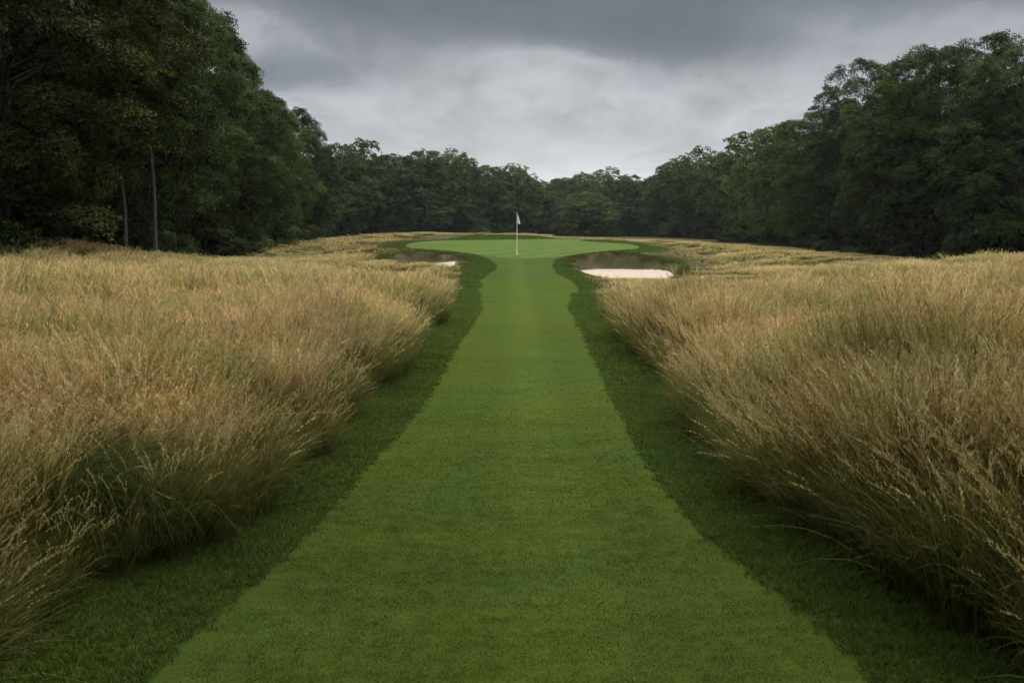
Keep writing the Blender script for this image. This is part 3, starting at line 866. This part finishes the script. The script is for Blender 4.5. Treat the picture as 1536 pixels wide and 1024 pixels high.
TREES = [
 ('slim', 236, 41, 45, 1.7, 'mid', 'slender young tree whose pale bare trunk shows against the dark left wood', GL),
 ('slim', 187, 40, 70, 1.4, 'dark', 'thinner pale trunked young tree left of the other slender one', GL),
 ('n0', 5, 37, -330, 5.4, 'olive', 'brownish olive tree cut by the left edge of the photo, nearest of the left wood', GL),
 ('n2', 120, 46, -210, 5.2, 'dark', 'very tall dark tree second from the left edge, its top beyond the frame', GL),
 ('n1', 212, 55, -60, 4.8, 'mid', 'tall leafy tree of the left wood above the pale thin trunk', GL),
 ('n3', 262, 64, -12, 4.8, 'mid', 'airy topped tree in the middle of the left wood, right of the pale trunk', GL),
 ('n0', 318, 74, 40, 4.6, 'mid', 'tall tree whose ragged upper right side stands against cloud on the left', GL),
 ('n2', 362, 84, 112, 4.2, 'dark', 'dark rounded tree just right of the ragged tall one in the left wood', GL),
 ('n1', 402, 95, 150, 4.0, 'bright', 'shorter mid green tree third from the right end of the left wood', GL),
 ('n0', 444, 106, 163, 3.6, 'dark', 'dark tree with a jutting top at the right end of the left wood', GL),
 ('n2', 462, 118, 205, 3.4, 'dark', 'small dark tree below the jutting one where the left wood ends', GL),
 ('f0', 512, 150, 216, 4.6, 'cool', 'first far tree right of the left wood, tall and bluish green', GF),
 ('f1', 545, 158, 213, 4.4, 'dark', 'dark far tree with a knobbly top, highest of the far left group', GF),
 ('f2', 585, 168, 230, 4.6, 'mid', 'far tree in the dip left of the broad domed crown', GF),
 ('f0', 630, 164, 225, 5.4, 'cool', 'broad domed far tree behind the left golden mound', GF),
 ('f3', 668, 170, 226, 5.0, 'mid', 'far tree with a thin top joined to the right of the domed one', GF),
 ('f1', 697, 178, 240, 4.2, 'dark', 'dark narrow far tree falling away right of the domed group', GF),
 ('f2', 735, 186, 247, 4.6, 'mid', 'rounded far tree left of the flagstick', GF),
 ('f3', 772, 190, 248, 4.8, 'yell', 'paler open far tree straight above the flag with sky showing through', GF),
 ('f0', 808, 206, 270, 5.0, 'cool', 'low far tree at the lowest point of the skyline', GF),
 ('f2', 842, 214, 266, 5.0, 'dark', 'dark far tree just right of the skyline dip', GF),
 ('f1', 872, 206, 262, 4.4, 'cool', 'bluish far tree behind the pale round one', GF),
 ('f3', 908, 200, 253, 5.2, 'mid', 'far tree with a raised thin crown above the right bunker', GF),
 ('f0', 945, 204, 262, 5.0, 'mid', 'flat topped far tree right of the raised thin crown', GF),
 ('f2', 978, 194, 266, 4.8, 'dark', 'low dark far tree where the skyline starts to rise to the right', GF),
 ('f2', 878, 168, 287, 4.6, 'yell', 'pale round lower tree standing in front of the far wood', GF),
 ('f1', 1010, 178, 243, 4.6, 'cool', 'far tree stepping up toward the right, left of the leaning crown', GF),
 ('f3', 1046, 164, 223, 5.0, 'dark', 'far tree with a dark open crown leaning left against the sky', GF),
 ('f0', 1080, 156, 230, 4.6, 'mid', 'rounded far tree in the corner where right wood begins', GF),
 ('f1', 1112, 140, 203, 4.4, 'mid', 'left end tree of the right wood with a thin twiggy top', GRT),
 ('f2', 1150, 128, 190, 4.6, 'bright', 'fresh green tree second from the left end of the right wood', GRT),
 ('f0', 1188, 116, 182, 4.4, 'mid', 'even rounded tree third from the left end of the right wood', GRT),
 ('n2', 1228, 104, 166, 4.6, 'bright', 'fuller green tree below the tall open crown on the right', GRT),
 ('n3', 1290, 96, 92, 4.8, 'dark', 'tall tree with an open dark crown standing out against the sky on the right', GRT),
 ('n1', 1335, 86, 125, 4.6, 'mid', 'lower leafy tree in front of the tall open crown on the right', GRT),
 ('n0', 1392, 79, 72, 5.0, 'mid', 'big tree with a rounded top right of the tall open crown', GRT),
 ('n3', 1462, 74, 55, 5.0, 'dark', 'highest tree of the right wood with light gaps in its crown', GRT),
 ('n2', 1530, 67, 62, 5.0, 'cool', 'dark bluish tree cut by the right edge of the photo', GRT),
]
front = [tree(*t, 500 + k) for k, t in enumerate(TREES)]

# the depth of the wood behind the edge trees, and unseen trees added to shade the foreground
def joined(kind, tnt):
    cr, tk, vh, vr = VAR[kind]
    def arr(me):
        v = np.empty(len(me.vertices) * 3, np.float32); me.vertices.foreach_get('co', v)
        f = np.empty(len(me.loops), np.int32); me.loops.foreach_get('vertex_index', f)
        return v.reshape(-1, 3), f.reshape(-1, 4)
    v1, f1 = arr(cr); v2, f2 = arr(tk)
    c = np.empty(len(v1) * 4, np.float32); cr.attributes['tint'].data.foreach_get('color', c); c = c.reshape(-1, 4)[:, :3]
    me = mesh_from('wood_tree', np.concatenate([v1, v2]), np.concatenate([f1, f2 + len(v1)]), M_LEAF, False, np.concatenate([c, np.tile([.06, .05, .04], (len(v2), 1))]))
    me['tree'] = (*TINTS[tnt], 1.0)
    return me
def shrub_mesh(seed):
    cr, tk = make_tree(seed, 4.2, 2.6, .02, 26, 16, 40, .15, 0, .35)
    me = cr; me.name = 'wood_shrub'; me['tree'] = (*TINTS['dark'], 1.0)
    return me
VAR['back_shade'] = (*make_tree(31, 14, 5.0, .05, 60, 9, 9, .75, .0, .45), 14, 5.0)
VAR['canopy_shade'] = (*make_tree(32, 14, 5.0, .36, 50, 12, 16, .42, .0, .55), 14, 5.0)
WK = [joined('f0', 'dark'), joined('f1', 'cool'), joined('f2', 'dark'), joined('f3', 'mid'), shrub_mesh(71), shrub_mesh(72), joined('back_shade', 'dark'), joined('canopy_shade', 'mid')]
g = np.random.default_rng(5)
wp, ws, wi = [], [], []
def wood(x, y, h, r, k):
    z = float(height(x, y))
    wp.append((x, y, z - .1)); ws.append((r / 5.0, r / 5.0, h / 14.0) if k not in (4, 5) else (r / 2.6, r / 2.6, h / 4.2)); wi.append(k)
for k, (x, d) in enumerate(front):
    if TREES[k][0] == 'slim': continue
    ux, uy = x / math.hypot(x, d), d / math.hypot(x, d)
    top = TREES[k][2 + 1]
    Hh = at_dist(TREES[k][1], top, d).z - 1
    side = -1 if TREES[k][1] < 490 else (1 if TREES[k][1] > 1095 else 0)
    for j in range(3):                                   # rows behind each edge tree, never above its outline
        off = 6.5 + 6.0 * j + g.uniform(-1.5, 1.5)
        if side: bx, by = x + side * off, d + g.uniform(-3, 3) + 2
        else: bx, by = x + ux * off + g.uniform(-2, 2), d + off
        lim = (Hh - 1) * by / d
        wood(bx, by, min(max(Hh * g.uniform(.82, .95), 4), lim * .97), 4.6, int(g.integers(0, 4)))
    for j in range(3):                                   # undergrowth
        if side: bx, by = x + side * g.uniform(-1.5, 5), d + g.uniform(-5, 5)
        else: bx, by = x + g.uniform(-4, 4), d + g.uniform(0, 6)
        wood(bx, by, g.uniform(2.2, 4.2), g.uniform(2.2, 3.2), 4 + int(g.integers(0, 2)))
for x0, x1, y0, y1, h, n in ((-75, -30, 110, 190, 11, 26), (-50, 50, 225, 262, 10, 34), (42, 85, 60, 190, 10, 30), (-34, -27, 108, 150, 9, 9)):   # closing the depth of the wood
    for j in range(n):
        wood(g.uniform(x0, x1), g.uniform(y0, y1), g.uniform(.8, 1.0) * h, 5.0, int(g.integers(0, 4)))
for j in range(60):                                      # unseen trees added behind the camera to shade the foreground
    a = g.uniform(R(190), R(350)); rad = g.uniform(12, 34)
    wood(rad * math.cos(a), rad * math.sin(a) - 5, g.uniform(14, 18), 5.5, 6)
for sgn in (-1, 1):  # more trees added out of frame on both sides, blocking sky light
    for j in range(12):
        wood(sgn * g.uniform(20, 34) + (6 if sgn > 0 else -6), g.uniform(0, 24), g.uniform(13, 17), 5.2, 6)
for x, y, h, r in ((-5.5, -5, 19, 6.5), (6, -4.5, 20, 6.5), (0, -8, 20, 7), (10.5, 1.0, 19, 6.0), (-10.5, 1.0, 19, 6.0)):   # unseen canopy added overhead to darken the near ground
    wood(x, y, h, r, 7)
o = scatter('woodland', WK, np.array(wp), np.c_[np.zeros(len(wp)), np.zeros(len(wp)), g.random(len(wp)) * 6.28], np.array(ws), np.array(wi))
tag(o, 'dark depth of the wood behind the edge trees, plus added unseen shade trees', 'woodland')

# ------------------------------------------------------------------ light and sky
SUN_EL, SUN_AZ = 58.0, 50.0          # azimuth from +Y toward +X
w = bpy.data.worlds.new('World'); SC.world = w
w.use_nodes = True
nt = w.node_tree; nt.nodes.clear(); N, L = nt.nodes.new, nt.links.new
out = N('ShaderNodeOutputWorld'); bg = N('ShaderNodeBackground'); L(bg.outputs[0], out.inputs[0])
sky = N('ShaderNodeTexSky'); sky.sky_type = 'NISHITA'; sky.sun_disc = False
sky.sun_elevation = R(SUN_EL); sky.sun_rotation = R(SUN_AZ)
tc = N('ShaderNodeTexCoord').outputs['Generated']
sx = N('ShaderNodeSeparateXYZ'); L(tc, sx.inputs[0])
def mth(op, a, b=None, c=None):
    n = N('ShaderNodeMath'); n.operation = op
    for s, v in zip(n.inputs, (a, b, c)):
        if v is None: continue
        if isinstance(v, (int, float)): s.default_value = v
        else: L(v, s)
    return n.outputs[0]
zc = mth('ADD', mth('MAXIMUM', sx.outputs[2], 0.0), .24)
cv = N('ShaderNodeCombineXYZ')
L(mth('DIVIDE', sx.outputs[0], zc), cv.inputs[0]); L(mth('DIVIDE', sx.outputs[1], zc), cv.inputs[1])
big = noise(N, L, mapped(N, L, cv.outputs[0], (1, .8, 1), (2.3, 5.1, 0)), 1.3, 3, .55, .6)
mid = noise(N, L, mapped(N, L, cv.outputs[0], (1, .55, 1), (7.7, 1.3, 0)), 3.6, 5, .58, .4)
el = mth('MULTIPLY_ADD', mth('SUBTRACT', big, .5), .10, sx.outputs[2])
fin_ = noise(N, L, mapped(N, L, cv.outputs[0], (1, .7, 1), (1.7, 8.3, 0)), 9.0, 6, .62, .5)
el = mth('MULTIPLY_ADD', mth('SUBTRACT', mid, .5), .15, el)
el = mth('MULTIPLY_ADD', mth('SUBTRACT', fin_, .5), .075, el)
ysafe = mth('MAXIMUM', mth('ABSOLUTE', sx.outputs[1]), .05)
U = mth('DIVIDE', sx.outputs[0], ysafe); Vv = mth('DIVIDE', sx.outputs[2], ysafe)
U = mth('MULTIPLY_ADD', mth('SUBTRACT', mid, .5), .12, U)
for u0, v0, su, sv, amp in ((.02, .158, .085, .030, -.075), (-.20, .150, .10, .022, .045), (.15, .185, .12, .035, .05), (-.27, .212, .07, .03, -.05), (.36, .20, .12, .03, -.02), (-.02, .22, .16, .03, .03)):
    q = mth('ADD', mth('POWER', mth('DIVIDE', mth('SUBTRACT', U, u0), su), 2.0), mth('POWER', mth('DIVIDE', mth('SUBTRACT', Vv, v0), sv), 2.0))
    el = mth('MULTIPLY_ADD', mth('EXPONENT', mth('MULTIPLY', q, -1.0)), amp, el)
elr = mth('MULTIPLY', el, 2.5)                           # 0..0.4 of height -> 0..1
base = ramp(N, L, elr, [(0.0, (.76, .77, .785)), (.13, (.67, .68, .70)), (.22, (.50, .515, .54)), (.30, (.47, .485, .51)), (.36, (.46, .475, .50)), (.41, (.36, .375, .40)), (.47, (.235, .25, .27)), (.56, (.16, .172, .188)), (.72, (.115, .127, .143)), (.9, (.30, .32, .35)), (1.0, (.75, .78, .82))])
streak = ramp(N, L, mid, [(.30, .72), (.5, 1.0), (.70, 1.25)])
cl = mixrgb(N, L, 'MULTIPLY', 1.0, base, streak)
cl = mixrgb(N, L, 'MULTIPLY', 1.0, cl, ramp(N, L, fin_, [(.32, .88), (.5, 1.0), (.68, 1.10)]))
# the cloud is thinner, and brighter, toward the zenith
zen = ramp(N, L, sx.outputs[2], [(.30, 1.0), (.65, 2.3), (1.0, 2.8)])
cl = mixrgb(N, L, 'MULTIPLY', 1.0, cl, zen)
cl = mixrgb(N, L, 'MULTIPLY', 1.0, cl, (10.0, 10.0, 10.0))
fin = mixrgb(N, L, 'MIX', .94, sky.outputs[0], cl)
w.cycles.sampling_method = 'MANUAL'; w.cycles.sample_map_resolution = 256
L(fin, bg.inputs[0]); bg.inputs[1].default_value = .1

sl = bpy.data.lights.new('sun', 'SUN'); sl.energy = 1.5; sl.angle = R(16); sl.color = (1.0, .95, .87)
so = bpy.data.objects.new('sun', sl); COL.objects.link(so)
dv = Vector((math.sin(R(SUN_AZ)) * math.cos(R(SUN_EL)), math.cos(R(SUN_AZ)) * math.cos(R(SUN_EL)), math.sin(R(SUN_EL))))
so.rotation_euler = (-dv).to_track_quat('-Z', 'Y').to_euler()
so.location = dv * 100

# ------------------------------------------------------------------ air
hv = np.array([(x, y, z) for z in (-6.0, 32.0) for y in (-60.0, 300.0) for x in (-110.0, 110.0)])
hf = np.array([(0, 2, 3, 1), (4, 5, 7, 6), (0, 1, 5, 4), (2, 6, 7, 3), (0, 4, 6, 2), (1, 3, 7, 5)])
mh = bpy.data.materials.new('haze'); nt, N, L = nodes(mh)
ho = N('ShaderNodeOutputMaterial'); pv = N('ShaderNodeVolumePrincipled')
pv.inputs['Color'].default_value = (.86, .92, 1.0, 1); pv.inputs['Density'].default_value = .00015
L(pv.outputs[0], ho.inputs['Volume'])
tag(obj('haze', mesh_from('haze', hv, hf, mh, False)), kind='stuff')

# ------------------------------------------------------------------ render settings
SC.render.engine = 'CYCLES'
cy = SC.cycles
cy.max_bounces = 4; cy.diffuse_bounces = 2; cy.glossy_bounces = 2; cy.transmission_bounces = 4; cy.transparent_max_bounces = 4
cy.caustics_reflective = False; cy.caustics_refractive = False
cy.use_denoising = True
cy.use_adaptive_sampling = True; cy.adaptive_threshold = .035; cy.adaptive_min_samples = 20
cy.volume_bounces = 0
SC.view_settings.view_transform = 'Standard'
SC.view_settings.look = 'None'
SC.view_settings.exposure = 0.08
SC.view_settings.gamma = 1.0
